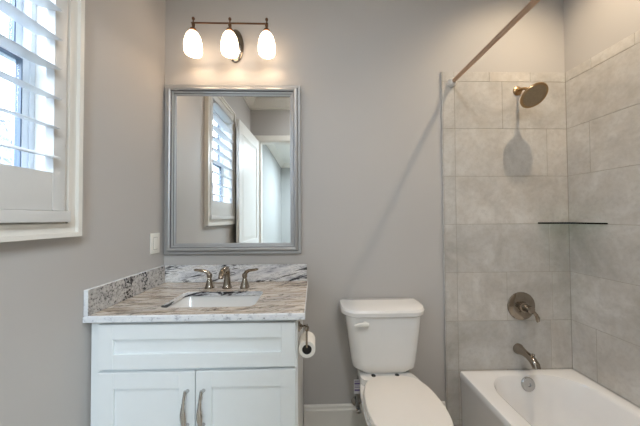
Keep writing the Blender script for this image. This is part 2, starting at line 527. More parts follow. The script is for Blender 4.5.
# ------------------------------------------------------------------ window
win = bpy.data.objects.new('window_1', None); COL.objects.link(win); win.location = (0, -0.97, 1.325); struct(win)
c = MB()
def frame_ring(mb, y0, y1, z0, z1, wd, x0, x1, bev=0.002):
    """picture-frame moulding in the YZ plane, mitred"""
    rings = []
    for (yy, zz, sy, sz) in ((y0, z0, 1, 1), (y1, z0, -1, 1), (y1, z1, -1, -1), (y0, z1, 1, -1)):
        rings.append([Vector((x0, yy, zz)), Vector((x1, yy, zz)), Vector((x1, yy + sy * wd, zz + sz * wd)), Vector((x0, yy + sy * wd, zz + sz * wd))])
    R = [[mb.bm.verts.new(p) for p in r] for r in rings]
    for i in range(4):
        a, b_ = R[i], R[(i + 1) % 4]
        for j in range(4):
            mb.bm.faces.new([a[j], a[(j + 1) % 4], b_[(j + 1) % 4], b_[j]])
    return mb
frame_ring(c, -1.307, -0.583, 1.235, 2.505, 0.016, 0.0, 0.034)
frame_ring(c, -1.291, -0.599, 1.251, 2.489, 0.024, 0.0, 0.022)
frame_ring(c, -1.267, -0.623, 1.275, 2.465, 0.010, 0.0, 0.028)
frame_ring(c, -1.257, -0.633, 1.285, 2.455, 0.014, 0.0, 0.018)
c.build('casing', M['trim'], win, smooth=False)
c = MB()
j = 0.012
for (a, b_) in ((WY0, WY0 + j), (WY1 - j, WY1)):
    c.box(-0.11, 0.0, a, b_, WZ0, WZ1)
c.box(-0.11, 0.0, WY0, WY1, WZ0, WZ0 + j).box(-0.11, 0, WY0, WY1, WZ1 - j, WZ1)
c.build('jamb', M['trim'], win, smooth=False)
c = MB()
frame_ring(c, WY0 + j, WY1 - j, WZ0 + j, WZ1 - j, 0.015, -0.145, -0.085)
frame_ring(c, WY0 + 0.025, WY1 - 0.025, WZ0 + 0.025, 1.885, 0.020, -0.115, -0.09)
frame_ring(c, WY0 + 0.025, WY1 - 0.025, 1.860, WZ1 - 0.025, 0.020, -0.14, -0.116)
c.build('sash', M['vinyl'], win, smooth=False)
c = MB()
frame_ring(c, WY0 + 0.045, WY1 - 0.045, WZ0 + 0.045, 1.865, 0.004, -0.112, -0.092)
frame_ring(c, WY0 + 0.045, WY1 - 0.045, 1.880, WZ1 - 0.045, 0.004, -0.138, -0.118)
c.build('gasket', M['gasket'], win, smooth=False)
MB().box(-0.104, -0.101, WY0 + 0.05, WY1 - 0.05, WZ0 + 0.05, 1.862).box(-0.130, -0.127, WY0 + 0.05, WY1 - 0.05, 1.885, WZ1 - 0.05).build('pane', M['glass'], win, smooth=False)

# plantation shutter in the window frame
SY0, SY1, SZ0, SZ1 = -1.243, -0.647, 1.330, 2.440
sh = thing('plantation_shutter', 'white plantation shutter with open tilted louvers in the window casing', 'shutter', (0.0, -0.97, 1.33))
for a, b_ in ((SY0, SY0 + 0.042), (SY1 - 0.042, SY1)):
    MB().box(0.0, 0.030, a, b_, SZ0, SZ1, 0.003).build('stile', M['shutter'], sh)
MB().box(0.001, 0.029, SY0 + 0.042, SY1 - 0.042, SZ0, 1.462, 0.003).build('bottom_rail', M['shutter'], sh)
MB().box(0.001, 0.029, SY0 + 0.042, SY1 - 0.042, 2.385, SZ1, 0.003).build('top_rail', M['shutter'], sh)
MB().box(0.0, 0.042, SY0 - 0.012, SY1 + 0.012, 1.290, 1.329, 0.004).build('sill_strip', M['shutter'], sh)
def louver_mesh():
    c = MB()
    th = math.radians(15)
    sec = []
    n = 18
    for k in range(n):
        a = 2 * PI * k / n
        px, pz = 0.057 * math.cos(a), 0.0058 * math.sin(a) * (0.35 + 0.65 * abs(math.sin(a)))
        sec.append((px * math.cos(th) + pz * math.sin(th) * 1, -px * math.sin(th) + pz * math.cos(th)))
    rings = [[Vector((0.004 + x, y, 1.330 + z)) for x, z in sec] for y in (SY0 + 0.043, SY1 - 0.043)]
    c.loft(rings)
    return c
lv0 = louver_mesh().build('louver', M['shutter'], sh)
for i in range(9):
    z = 1.523 + 0.1035 * i - 1.330
    if i == 0:
        lv0.location = (0, 0, z)
    else:
        copy_part(lv0, sh, (0, 0, z))

# outside
struct(MB().box(-14, -TH, -14, 12, -0.6, -0.5).build('ground_outside', M['lawn'], smooth=False))
nb = MB().box(-4.6, -4.3, -12, 10, -0.5, 3.1).build('neighbor_wall', M['stone'], smooth=False)
struct(nb)

# ------------------------------------------------------------------ door, standing open along the left wall
dr = bpy.data.objects.new('door_1', None); COL.objects.link(dr); dr.location = (0.130, -2.085, 0.0); struct(dr)
L_, T_ = 0.830, 0.036
def door_panel():
    c = MB()
    st, d = 0.105, 0.010
    zs = [(0.02, 0.24), (2.40 - 0.105, 2.42)]
    c.box(-T_, 0, 0, st, 0.012, 2.42, 0.002, 1).box(-T_, 0, L_ - st, L_, 0.012, 2.42, 0.002, 1)
    c.box(-T_, 0, st, L_ - st, 0.012, 0.24).box(-T_, 0, st, L_ - st, 0.86, 1.02).box(-T_, 0, st, L_ - st, 2.28, 2.42)
    for z0, z1 in ((0.24, 0.86), (1.02, 2.28)):
        c.box(-T_ + d, -d, st, L_ - st, z0, z1)
        o = 0.05
        # raised field with sloped shoulders on both faces
        for sgn, xf in ((1, 0.0), (-1, -T_)):
            xin, xout = xf - sgn * d, xf - sgn * 0.003
            c.loft([[Vector((xin, y, z)) for y, z in ((st + 0.014, z0 + 0.014), (L_ - st - 0.014, z0 + 0.014), (L_ - st - 0.014, z1 - 0.014), (st + 0.014, z1 - 0.014))],
                    [Vector((xout, y, z)) for y, z in ((st + o, z0 + o), (L_ - st - o, z0 + o), (L_ - st - o, z1 - o), (st + o, z1 - o))]])
    return c
c = door_panel()
for vv in c.bm.verts:
    vv.co = Matrix.Rotation(math.radians(2.4), 4, 'Z') @ vv.co + Vector((0.130, -2.085, 0))
dp = c.build('door_panel', M['door'], dr, smooth=False)
c = MB()
kp = Matrix.Rotation(math.radians(2.4), 4, 'Z')
for sgn in (1,):
    p = kp @ Vector((0.0, L_ - 0.06, 0.98)) + Vector((0.130, -2.085, 0))
    c.lathe([(0.028, 0), (0.028, 0.006), (0.010, 0.012), (0.010, 0.03), (0.022, 0.036), (0.027, 0.048), (0.022, 0.060), (0.004, 0.064)], p, (1, 0.04, 0))
c.build('knob', M['nickel'], dr)
# casing around the doorway, room side and jambs
c = MB()
for x0, x1 in ((DX0 - 0.085, DX0), (DX1, DX1 + 0.085)):
    c.box(x0, x1, YF, YF + 0.018, 0, DZ + 0.085, 0.003, 1)
c.box(DX0, DX1, YF, YF + 0.018, DZ, DZ + 0.085, 0.003, 1)
c.box(DX0, DX0 + 0.012, YF - 0.12, YF, 0, DZ).box(DX1 - 0.012, DX1, YF - 0.12, YF, 0, DZ).box(DX0, DX1, YF - 0.12, YF, DZ - 0.012, DZ)
struct(c.build('trim_7', M['trim'], smooth=False))

# ------------------------------------------------------------------ vanity cabinet
VX0, VX1, VYF, VZ = 0.008, 0.858, -0.508, 0.8835
va = thing('vanity_cabinet', 'white shaker vanity cabinet with wide false drawer and two doors under granite', 'cabinet', (0.443, -0.27, 0))
c = MB()
c.box(VX0, VX1, -0.45, -0.002, 0.0, 0.105)                     # plinth set back
c.box(VX0, VX0 + 0.018, VYF + 0.018, -0.002, 0.10, VZ).box(VX1 - 0.018, VX1, VYF + 0.018, -0.002, 0.10, VZ)
c.box(VX0, VX1, -0.012, -0.002, 0.10, VZ).box(VX0, VX1, VYF + 0.018, -0.002, 0.10, 0.118)
c.build('body', M['cabinet'], va, smooth=False)
c = MB()
f0, f1 = VYF, VYF + 0.019
c.box(VX0, VX0 + 0.045, f0, f1, 0.10, VZ, 0.001, 1).box(VX1 - 0.03, VX1, f0, f1, 0.10, VZ, 0.001, 1)
c.box(VX0 + 0.045, VX1 - 0.03, f0, f1, 0.845, VZ).box(VX0 + 0.045, VX1 - 0.03, f0, f1, 0.655, 0.695).box(VX0 + 0.045, VX1 - 0.03, f0, f1, 0.10, 0.14)
c.box(0.425, 0.458, f0, f1, 0.14, 0.66)
c.build('face_frame', M['cabinet'], va, smooth=False)
def shaker(x0, x1, z0, z1, wd, name):
    c = MB()
    y0, y1 = VYF - 0.019, VYF - 0.0005
    c.box(x0, x0 + wd, y0, y1, z0, z1, 0.0012, 1).box(x1 - wd, x1, y0, y1, z0, z1, 0.0012, 1)
    c.box(x0 + wd, x1 - wd, y0, y1, z0, z0 + wd, 0.0006, 1).box(x0 + wd, x1 - wd, y0, y1, z1 - wd, z1, 0.0006, 1)
    c.box(x0 + wd, x1 - wd, y0 + 0.010, y1, z0 + wd, z1 - wd)
    return c.build(name, M['cabinet'], va, smooth=False)
shaker(0.050, 0.8505, 0.688, 0.868, 0.060, 'drawer_front')
d1 = shaker(0.050, 0.4395, 0.125, 0.675, 0.064, 'door')
d2 = shaker(0.4435, 0.8505, 0.125, 0.675, 0.064, 'door')
def pull(x, parent):
    c = MB()
    y = VYF - 0.019
    for z in (0.598, 0.462):
        c.lathe([(0.0075, 0), (0.005, 0.006), (0.005, 0.026)], (x, y, z), (0, -1, 0), 16)
    pts, ra, rb = [], [], []
    for i in range(25):
        s_ = i / 24
        z = 0.612 - 0.165 * s_
        bow = math.sin(PI * s_)
        pts.append((x - 0.005 * math.sin(PI * s_), y - 0.022 - 0.008 * bow, z))
        wdt = 0.0056 + 0.0062 * math.exp(-((s_ - 0.62) / 0.22) ** 2)
        if 0.22 < s_ < 0.34:
            wdt += 0.0012 * math.cos((s_ - 0.28) * 80)
        ra.append(0.0045); rb.append(wdt)
    # flattened leaf-like grip
    rings = []
    for p, a_, b_ in zip(pts, ra, rb):
        rings.append([Vector((p[0] + b_ * math.cos(2 * PI * q / 12), p[1] + a_ * math.sin(2 * PI * q / 12), p[2])) for q in range(12)])
    c.loft(rings)
    return c.build('handle', M['satin'], parent)
h = pull(0.411, d1); h['label'] = 'brushed nickel pull'
h = pull(0.4755, d2); h['label'] = 'brushed nickel pull'

# ------------------------------------------------------------------ granite top with undermount sink
CX0, CX1, CY0, CZ0, CZ1 = 0.001, 0.891, -0.540, 0.884, 0.910
SX0, SX1, SYF, SYB = 0.240, 0.660, -0.452, -0.212
ct = thing('countertop', 'speckled granite vanity countertop with backsplash and left side splash', 'countertop', (0.45, -0.28, CZ0))
c = MB()
inner = rrect(SX0, SX1, SYF, SYB, 0.035, 6)
n_in = len(inner)
outer = []
for x, y in inner:                                             # project each inner point to the slab outline
    cx_, cy_ = (SX0 + SX1) / 2, (SYF + SYB) / 2
    dx, dy = x - cx_, y - cy_
    sx_ = min(((CX1 - cx_) / dx if dx > 0 else (CX0 - cx_) / dx) if abs(dx) > 1e-9 else 1e9, ((-0.001 - cy_) / dy if dy > 0 else (CY0 - cy_) / dy) if abs(dy) > 1e-9 else 1e9)
    outer.append([cx_ + dx * sx_, cy_ + dy * sx_])
for corner in ((CX0, CY0), (CX1, CY0), (CX0, -0.001), (CX1, -0.001)):
    kbest = min(range(n_in), key=lambda q: (outer[q][0] - corner[0]) ** 2 + (outer[q][1] - corner[1]) ** 2)
    outer[kbest] = list(corner)
e = 0.004
def ring(pts, z):
    return [c.bm.verts.new((p[0], p[1], z)) for p in pts]
oi = [[p[0] + (e if p[0] <= CX0 + 1e-6 else -e if p[0] >= CX1 - 1e-6 else 0), p[1] + (e if p[1] <= CY0 + 1e-6 else 0)] for p in outer]
ii = [[p[0] + (p[0] - (SX0 + SX1) / 2) * 0.004, p[1] + (p[1] - (SYF + SYB) / 2) * 0.01] for p in inner]
Rg = [ring(inner, CZ0), ring(inner, CZ1 - 0.003), ring(ii, CZ1), ring(oi, CZ1), ring(outer, CZ1 - e), ring(outer, CZ0)]
for a in range(6):
    A, B = Rg[a], Rg[(a + 1) % 6]
    for q in range(n_in):
        f = c.bm.faces.new([A[q], A[(q + 1) % n_in], B[(q + 1) % n_in], B[q]])
        f.material_index = 1 if a in (3, 4) else (2 if a == 0 else 0)
c.build('slab', [M['granite_top'], M['granite_edge'], M['granite_back']], ct, smooth=False)
def two_mat(mb, name, front, edge, axis, parent):
    for f in mb.bm.faces:
        f.normal_update()
    o = mb.build(name, [front, edge], parent, smooth=False)
    for p in o.data.polygons:
        nn = p.normal
        p.material_index = 0 if abs(nn[axis]) > 0.7 else 1
    return o
o = two_mat(MB().box(0.001, 0.884, -0.021, -0.001, CZ1, 1.014, 0.0015, 1), 'backsplash', M['granite_back'], M['granite_side'], 1, ct)
o['label'] = 'white granite backsplash with dark diagonal veins'
o = two_mat(MB().box(0.001, 0.021, -0.5385, -0.0215, CZ1, 1.014, 0.0015, 1), 'side_splash', M['granite_side'], M['granite_edge'], 0, ct)
o['label'] = 'grey speckled granite side splash'

sk = thing('sink', 'white rectangular undermount sink set in the granite countertop', 'sink', ((SX0 + SX1) / 2, (SYF + SYB) / 2, 0.74))
c = MB()
def srr(d, r): return rrect(SX0 - 0.008 + d, SX1 + 0.008 - d, SYF - 0.008 + d, SYB + 0.008 - d, r, 6)
prof = [(-0.022, CZ0 - 0.0015, .05), (0.0, CZ0 - 0.0015, .043), (0.004, CZ0 - 0.01, .045), (0.012, 0.80, .05), (0.03, 0.760, .06), (0.06, 0.748, .06), (0.10, 0.745, .02)]
rin = [[Vector((x, y, z)) for x, y in srr(d, r)] for d, z, r in prof]
rout = [[Vector((x, y, z)) for x, y in srr(d, r)] for d, z, r in ((-0.022, CZ0 - 0.012, .05), (-0.006, CZ0 - 0.02, .05), (0.004, 0.79, .05), (0.03, 0.735, .05), (0.09, 0.733, .03))]
c.loft(list(reversed(rout)) + rin, True, True)
c.build('basin', M['porcelain'], sk)
MB().lathe([(0.024, 0), (0.024, 0.004), (0.019, 0.006), (0.019, 0.004), (0.016, 0.008), (0.002, 0.009)], (0.45, -0.33, 0.7452), (0, 0, 1), 24).build('drain', M['nickel'], sk)

# ------------------------------------------------------------------ widespread faucet
FY = -0.150
fa = thing('faucet', 'brushed nickel widespread faucet with two lever handles behind the sink', 'faucet', (0.440, FY, CZ1))
c = MB()
c.lathe([(0.027, 0), (0.027, 0.006), (0.022, 0.012), (0.0195, 0.03), (0.0165, 0.06), (0.016, 0.076), (0.017, 0.085)], (0.440, FY, CZ1), (0, 0, 1), 28)
pts = [(0.440, FY + 0.002, CZ1 + 0.078), (0.440, FY - 0.006, CZ1 + 0.098), (0.440, FY - 0.028, CZ1 + 0.110), (0.440, FY - 0.058, CZ1 + 0.109), (0.440, FY - 0.084, CZ1 + 0.096), (0.440, FY - 0.098, CZ1 + 0.076)]
c.tube(pts, [0.0165, 0.017, 0.0165, 0.0155, 0.0145, 0.013], 18)
c.tube([(0.440, FY + 0.012, CZ1 + 0.09), (0.440, FY + 0.02, CZ1 + 0.114)], [0.003, 0.004], 10)
c.build('spout', M['nickel'], fa)
def lever(xc, s_):
    c = MB()
    c.lathe([(0.026, 0), (0.026, 0.005), (0.0225, 0.012), (0.0195, 0.026), (0.014, 0.044), (0.0105, 0.054), (0.0125, 0.059), (0.0145, 0.066), (0.0145, 0.074), (0.011, 0.081)], (xc, FY, CZ1), (0, 0, 1), 24)
    pts = [(xc, FY, CZ1 + 0.070), (xc + s_ * 0.010, FY - 0.002, CZ1 + 0.088), (xc + s_ * 0.026, FY - 0.006, CZ1 + 0.097), (xc + s_ * 0.050, FY - 0.012, CZ1 + 0.101), (xc + s_ * 0.072, FY - 0.016, CZ1 + 0.105), (xc + s_ * 0.080, FY - 0.017, CZ1 + 0.106)]
    c.tube(pts, [0.012, 0.011, 0.0085, 0.0075, 0.0065, 0.002], 14, flat=[0.012, 0.012, 0.0115, 0.012, 0.010, 0.003])
    return c.build('handle', M['nickel'], fa)
lever(0.342, -1)
lever(0.538, 1)

# ------------------------------------------------------------------ mirror
MX0, MX1, MZ0, MZ1 = 0.010, 0.850, 1.078, 2.133
mi = thing('mirror', 'large rectangular wall mirror in a stepped silver frame above the sink', 'mirror', (0.43, 0, MZ0))
c = MB()
prof = [(0, 0), (0, 0.014), (0.004, 0.018), (0.018, 0.018), (0.020, 0.024), (0.026, 0.032), (0.034, 0.034), (0.042, 0.030), (0.046, 0.021), (0.056, 0.019), (0.057, 0.013), (0.068, 0.010), (0.068, 0.0)]
R = []
for (x, z, sx_, sz_) in ((MX0, MZ0, 1, 1), (MX1, MZ0, -1, 1), (MX1, MZ1, -1, -1), (MX0, MZ1, 1, -1)):
    R.append([c.bm.verts.new((x + sx_ * d, -0.001 - h_, z + sz_ * d)) for d, h_ in prof])
for i in range(4):
    a, b_ = R[i], R[(i + 1) % 4]
    for q in range(len(prof)):
        qq = (q + 1) % len(prof)
        f = c.bm.faces.new([a[q], a[qq], b_[qq], b_[q]])
        f.material_index = 1 if q in (0, 3, 7, 9, 11) else 0  # step and rim faces take the painted-in shade
c.build('frame', [M['frame'], M['frame_shade']], mi, smooth=False)
MB().box(MX0 + 0.064, MX1 - 0.064, -0.0085, -0.004, MZ0 + 0.064, MZ1 - 0.064).build('mirror_glass', M['mirror'], mi, smooth=False)

# ------------------------------------------------------------------ three-shade vanity light
LX, LY, LZ = 0.440, -0.110, 2.449
vl = thing('vanity_light', 'three-shade bathroom wall light with lit white glass shades above the mirror', 'wall light', (LX, 0, 2.385))
MB().lathe([(0.052, 0.0), (0.052, 0.010), (0.046, 0.017), (0.030, 0.022), (0.012, 0.026)], (LX, -0.001, 2.385), (0, -1, 0), 40, sx=2.0).build('backplate', M['nickel'], vl)
c = MB()
c.tube([(LX, -0.02, 2.395), (LX, -0.05, 2.40), (LX, -0.085, 2.425), (LX, LY, LZ)], 0.007, 14)
c.build('arm', M['bronze'], vl)
MB().cyl((LX - 0.225, LY, LZ), (LX + 0.225, LY, LZ), 0.0048, seg=16).build('bar', M['dark_bronze'], vl)
SHZ = 2.403
def shade_mesh(x):
    c = MB()
    prof = [(0.012, 0), (0.028, -0.008), (0.0405, -0.030), (0.0480, -0.060), (0.0508, -0.088), (0.0500, -0.112), (0.0470, -0.128)]
    inn = [(r - 0.004, h_ + 0.001) for r, h_ in reversed(prof)]
    full = prof + inn
    c.lathe(full, (x, LY, SHZ - 0.008), (0, 0, 1), 32, cap0=False, cap1=False)
    return c
def socket_mesh(x):
    c = MB()
    c.lathe([(0.002, 0.074), (0.0075, 0.069), (0.0090, 0.063), (0.0075, 0.057), (0.004, 0.052), (0.004, 0.044), (0.0095, 0.036), (0.0095, 0.022), (0.007, 0.016), (0.008, 0.008), (0.018, 0.0), (0.020, -0.010), (0.0, -0.011)], (x, LY, SHZ + 0.008), (0, 0, 1), 20)
    return c
for x in (LX - 0.213, LX, LX + 0.216):
    s_ = shade_mesh(x).build('shade', M['shade'], vl)
    socket_mesh(x).build('socket_holder', M['dark_bronze'], vl)
    s_['label'] = 'lit white glass shade open at the bottom'
    d = bpy.data.lights.new('bulb', 'POINT')
    d.energy, d.color, d.shadow_soft_size = P_BULB, (1.0, 0.74, 0.48), 0.014
    lo = bpy.data.objects.new('bulb', d)
    COL.objects.link(lo)
    lo.parent = vl
    lo.location = (x - LX, LY, SHZ - 0.112 - 2.385)

# ------------------------------------------------------------------ light switch
sw = thing('light_switch', 'white rocker light switch on the left wall beside the mirror', 'switch', (0, -0.092, 1.157))
MB().box(0.0005, 0.006, -0.132, -0.052, 1.098, 1.216, 0.002, 2).build('switch_plate', M['plastic'], sw)
c = MB()
c.loft([[Vector((0.006, y, z)) for y, z in ((-0.1085, 1.123), (-0.0755, 1.123), (-0.0755, 1.191), (-0.1085, 1.191))],
        [Vector((0.0075 + (0.003 if z < 1.15 else 0), y, z)) for y, z in ((-0.1075, 1.124), (-0.0765, 1.124), (-0.0765, 1.190), (-0.1075, 1.190))]])
c.build('rocker', M['plastic'], sw, smooth=False)
MB().box(0.0055, 0.0066, -0.1105, -0.0735, 1.121, 1.193).build('rocker_surround', plain('switch_seam', srgb(150, 147, 142), 0.6), sw, smooth=False)

# ------------------------------------------------------------------ toilet paper holder and roll
RX, RZ, RY0, RY1 = 0.8965, 0.741, -0.500, -0.405
tp = thing('toilet_paper_holder', 'metal toilet paper holder on the right side of the vanity', 'toilet paper holder', (0.867, -0.43, 0.83))
MB().lathe([(0.022, 0), (0.022, 0.005), (0.012, 0.010), (0.008, 0.016)], (0.8582, -0.445, 0.815), (1, 0, 0), 24).build('mount', M['nickel'], tp)
c = MB()
c.tube([(0.870, -0.445, 0.815), (0.886, -0.448, 0.820), (0.896, -0.470, 0.832), (0.8965, -0.505, 0.833), (RX, -0.515, 0.820), (RX, -0.515, 0.775), (RX, -0.511, RZ + 0.016), (RX, -0.500, RZ + 0.0145), (RX, -0.3975, RZ + 0.0145)], 0.0044, 12)
c.build('hanger', M['nickel'], tp)
MB().lathe([(0.002, -0.012), (0.009, -0.008), (0.0115, 0), (0.009, 0.008), (0.002, 0.012)], (0.8965, -0.512, 0.836), (0, 0, 1), 18).build('finial', M['nickel'], tp)
tr_ = thing('toilet_paper_roll', 'part-used white toilet paper roll hanging beside the vanity', 'toilet paper', (RX, -0.45, RZ))
c = MB()
c.lathe([(0.0205, 0), (0.0345, 0), (0.036, 0.003), (0.036, 0.092), (0.0345, 0.095), (0.0205, 0.095)], (RX, RY1, RZ), (0, -1, 0), 40, cap0=False, cap1=False)
c.loft([[Vector((RX - 0.036 + dx, RY0 + 0.002 + dy, z)) for dx, dy in ((0, 0), (0.0012, 0), (0.0012, wd), (0, wd))] for z, wd in ((RZ, 0.09), (RZ - 0.032, 0.09), (RZ - 0.052, 0.055), (RZ - 0.062, 0.006))])
c.build('tissue', M['paper'], tr_)
c = MB()
c.lathe([(0.0195, 0.001), (0.0204, 0.001), (0.0204, 0.0945), (0.0195, 0.0945)], (RX, RY1, RZ), (0, -1, 0), 32, cap0=False, cap1=False)
c.lathe([(0.0195, 0.089), (0.0195, 0.0895)], (RX, RY1, RZ), (0, -1, 0), 32)
o = c.build('core', M['dark'], tr_); o['label'] = 'dark hollow core of the roll'

# ------------------------------------------------------------------ toilet
TC = 1.321
to = thing('toilet', 'white two-piece toilet with closed lid between vanity and tub', 'toilet', (TC + 0.015, -0.30, 0))
def tank_ring(w2, yb, yf, z, rf, rb=0.02, bow=0.012, cx=TC):
    pts = rrect(cx - w2, cx + w2, yf, yb, [rf, rb, rb, rf], 8)
    out = []
    for x, y in pts:
        t_ = (yb - y) / (yb - yf)
        out.append(Vector((x, y - bow * t_ * (1 - ((x - cx) / w2) ** 2), z)))
    return out
c = MB()
secs = []
for s_ in range(11):
    q = s_ / 10
    z = 0.434 + (0.757 - 0.434) * q
    shrink = 0.0
    if q < 0.16:
        shrink = 0.030 * (1 - math.sqrt(max(0, 1 - (1 - q / 0.16) ** 2)))
    secs.append(tank_ring(0.176 + 0.040 * q - shrink, -0.022, -0.195 - 0.010 * q + shrink * 0.8, z, 0.06))
c.loft(secs)
c.build('tank', M['porcelain'], to)
c = MB()
c.loft([tank_ring(0.232, -0.012, -0.208, 0.755, 0.085, 0.02, 0.012), tank_ring(0.239, -0.010, -0.214, 0.761, 0.090, 0.02, 0.012), tank_ring(0.240, -0.010, -0.215, 0.781, 0.090, 0.02, 0.012),
        tank_ring(0.235, -0.014, -0.208, 0.792, 0.088, 0.02, 0.012), tank_ring(0.220, -0.020, -0.190, 0.797, 0.080, 0.02, 0.010), tank_ring(0.15, -0.06, -0.14, 0.799, 0.03, 0.02, 0.006)])
c.build('tank_lid', M['porcelain'], to)
c = MB()
c.lathe([(0.014, 0), (0.014, 0.006), (0.008, 0.010), (0.008, 0.018)], (1.204, -0.205, 0.722), (0, -1, 0), 20)
c.tube([(1.220, -0.228, 0.724), (1.200, -0.231, 0.726), (1.170, -0.228, 0.724), (1.146, -0.222, 0.716)], [0.010, 0.013, 0.010, 0.006], 14, flat=[0.006, 0.006, 0.006, 0.004])
c.build('flush_handle', M['plastic'], to)
def egg(hw, yb, yf, z, cx=TC + 0.025, n=48, ymid=-0.425, sq=0.62):
    """seat outline: squared-off back, round front"""
    out = []
    for k_ in range(n):
        a = 2 * PI * k_ / n
        cs, sn = math.cos(a), math.sin(a)
        if sn <= 0:
            y = ymid + (ymid - yf) * sn
            x = hw * (abs(cs) ** 0.95) * (1 if cs >= 0 else -1)
        else:
            y = ymid + (yb - ymid) * (sn ** 0.80)
            x = hw * (abs(cs) ** sq) * (1 if cs >= 0 else -1)
        out.append(Vector((cx + x, y, z)))
    return out
# bowl with pedestal; rings grow from the floor to the rim
c = MB()
c.loft([egg(0.105, -0.16, -0.50, 0.0), egg(0.108, -0.16, -0.505, 0.02), egg(0.095, -0.15, -0.46, 0.10), egg(0.110, -0.13, -0.49, 0.20), egg(0.150, -0.10, -0.58, 0.30), egg(0.182, -0.06, -0.64, 0.365), egg(0.190, -0.045, -0.655, 0.392), egg(0.184, -0.05, -0.65, 0.400), egg(0.12, -0.10, -0.56, 0.400), egg(0.10, -0.16, -0.52, 0.33), egg(0.05, -0.25, -0.42, 0.26)])
c.loft([[Vector((x, y, z)) for x, y in rrect(TC - w_, TC + w_, -0.235, -0.022, 0.04, 6)] for w_, z in ((0.10, 0.33), (0.140, 0.385), (0.146, 0.400), (0.142, 0.4335))])
c.build('bowl', M['porcelain'], to)
c = MB()
c.loft([egg(0.182, -0.185, -0.645, 0.401), egg(0.186, -0.18, -0.65, 0.407), egg(0.184, -0.182, -0.648, 0.416), egg(0.12, -0.24, -0.58, 0.417), egg(0.118, -0.24, -0.575, 0.401)])
c.build('seat', M['seat'], to)
c = MB()
c.loft([egg(0.178, -0.190, -0.640, 0.418), egg(0.182, -0.186, -0.645, 0.424), egg(0.178, -0.190, -0.640, 0.432), egg(0.165, -0.205, -0.622, 0.436), egg(0.08, -0.30, -0.52, 0.438)])
c.build('seat_lid', M['seat'], to)
for x in (TC - 0.065, TC + 0.085):
    MB().box(x - 0.02, x + 0.02, -0.205, -0.175, 0.404, 0.432, 0.006, 2).build('hinge', M['seat'], to)
for x in (TC - 0.07, TC + 0.06):
    MB().lathe([(0.012, 0), (0.012, 0.004), (0.006, 0.006)], (x, -0.195, 0.4315), (0, 0, 1), 14).build('bolt', M['dark'], to)

# water supply behind the toilet
ws = thing('water_supply_valve', 'small water supply stop valve with hose and paper tag left of the toilet', 'valve', (1.185, 0, 0.2))
MB().lathe([(0.030, 0), (0.030, 0.003), (0.010, 0.006), (0.010, 0.04), (0.014, 0.042), (0.014, 0.07), (0.006, 0.072)], (1.185, -0.0155, 0.170), (0, -1, 0), 20).build('stop', M['chrome'], ws)
MB().lathe([(0.004, 0), (0.004, 0.010), (0.017, 0.012), (0.017, 0.018), (0.004, 0.020)], (1.185, -0.087, 0.170), (0, -1, 0), 16, sx=0.6).build('valve_handle', M['chrome'], ws)
MB().tube([(1.185, -0.070, 0.180), (1.181, -0.070, 0.225), (1.176, -0.070, 0.26), (1.182, -0.072, 0.32), (1.190, -0.076, 0.37), (1.196, -0.085, 0.432)], 0.0075, 12).build('hose', M['braid'], ws)
MB().lathe([(0.012, 0), (0.014, 0.004), (0.014, 0.026), (0.010, 0.03)], (1.196, -0.085, 0.400), (0, 0, 1), 14).build('coupling', M['plastic'], ws)
tg = MB().box(1.160, 1.202, -0.0865, -0.0855, 0.262, 0.345).build('tag', M['tag'], ws, smooth=False)
tg['label'] = 'white paper tag with violet print'
c = MB()
for i, (a, b_) in enumerate(((0.333, 0.338), (0.316, 0.327), (0.306, 0.309), (0.297, 0.300), (0.278, 0.288))):
    c.box(1.163, 1.199 - 0.004 * (i % 3), -0.0869, -0.08645, a, b_)
c.build('print', M['tag_ink'], tg, smooth=False)

# ------------------------------------------------------------------ bathtub
BX0, BX1, BY0, BY1, BZ = 1.834, XR - 0.0125, -1.533, -0.0125, 0.338
bt = thing('bathtub', 'white alcove bathtub with plain apron along the tiled walls', 'bathtub', ((BX0 + BX1) / 2, -0.77, 0))
def tub_ring(x0, x1, y0, y1, z, r, n=10):
    return [Vector((x, y, z)) for x, y in rrect(x0, x1, y0, y1, r, n)]
c = MB()
ix0, ix1, iy0, iy1 = BX0 + 0.098, BX1 - 0.060, BY0 + 0.075, BY1 - 0.050
RR = [0.20, 0.20, 0.17, 0.17]
def rs(d): return [max(0.02, q - d) for q in RR]
rings = [tub_ring(BX0 + 0.012, BX1, BY0, BY1, 0.0, 0.004), tub_ring(BX0 + 0.006, BX1, BY0, BY1, 0.285, 0.004), tub_ring(BX0, BX1, BY0, BY1, 0.300, 0.005), tub_ring(BX0, BX1, BY0, BY1, BZ - 0.010, 0.006), tub_ring(BX0 + 0.004, BX1 - 0.002, BY0 + 0.002, BY1 - 0.002, BZ - 0.002, 0.008), tub_ring(BX0 + 0.012, BX1 - 0.006, BY0 + 0.006, BY1 - 0.006, BZ, 0.012),
         tub_ring(ix0 - 0.012, ix1 + 0.012, iy0 - 0.012, iy1 + 0.012, BZ, rs(-0.012)), tub_ring(ix0, ix1, iy0, iy1, BZ - 0.004, RR), tub_ring(ix0 + 0.010, ix1 - 0.010, iy0 + 0.014, iy1 - 0.008, BZ - 0.020, rs(0.01)),
         tub_ring(ix0 + 0.030, ix1 - 0.030, iy0 + 0.08, iy1 - 0.022, 0.20, rs(0.02)), tub_ring(ix0 + 0.050, ix1 - 0.050, iy0 + 0.16, iy1 - 0.045, 0.10, rs(0.03)), tub_ring(ix0 + 0.075, ix1 - 0.075, iy0 + 0.22, iy1 - 0.075, 0.065, rs(0.05)), tub_ring(ix0 + 0.13, ix1 - 0.13, iy0 + 0.30, iy1 - 0.14, 0.055, rs(0.10))]
c.loft(rings)
c.build('tub_shell', M['acrylic'], bt, angle=40)
OY = iy1 - 0.012
c = MB()
nrm = Vector((0, -1, 0.16))
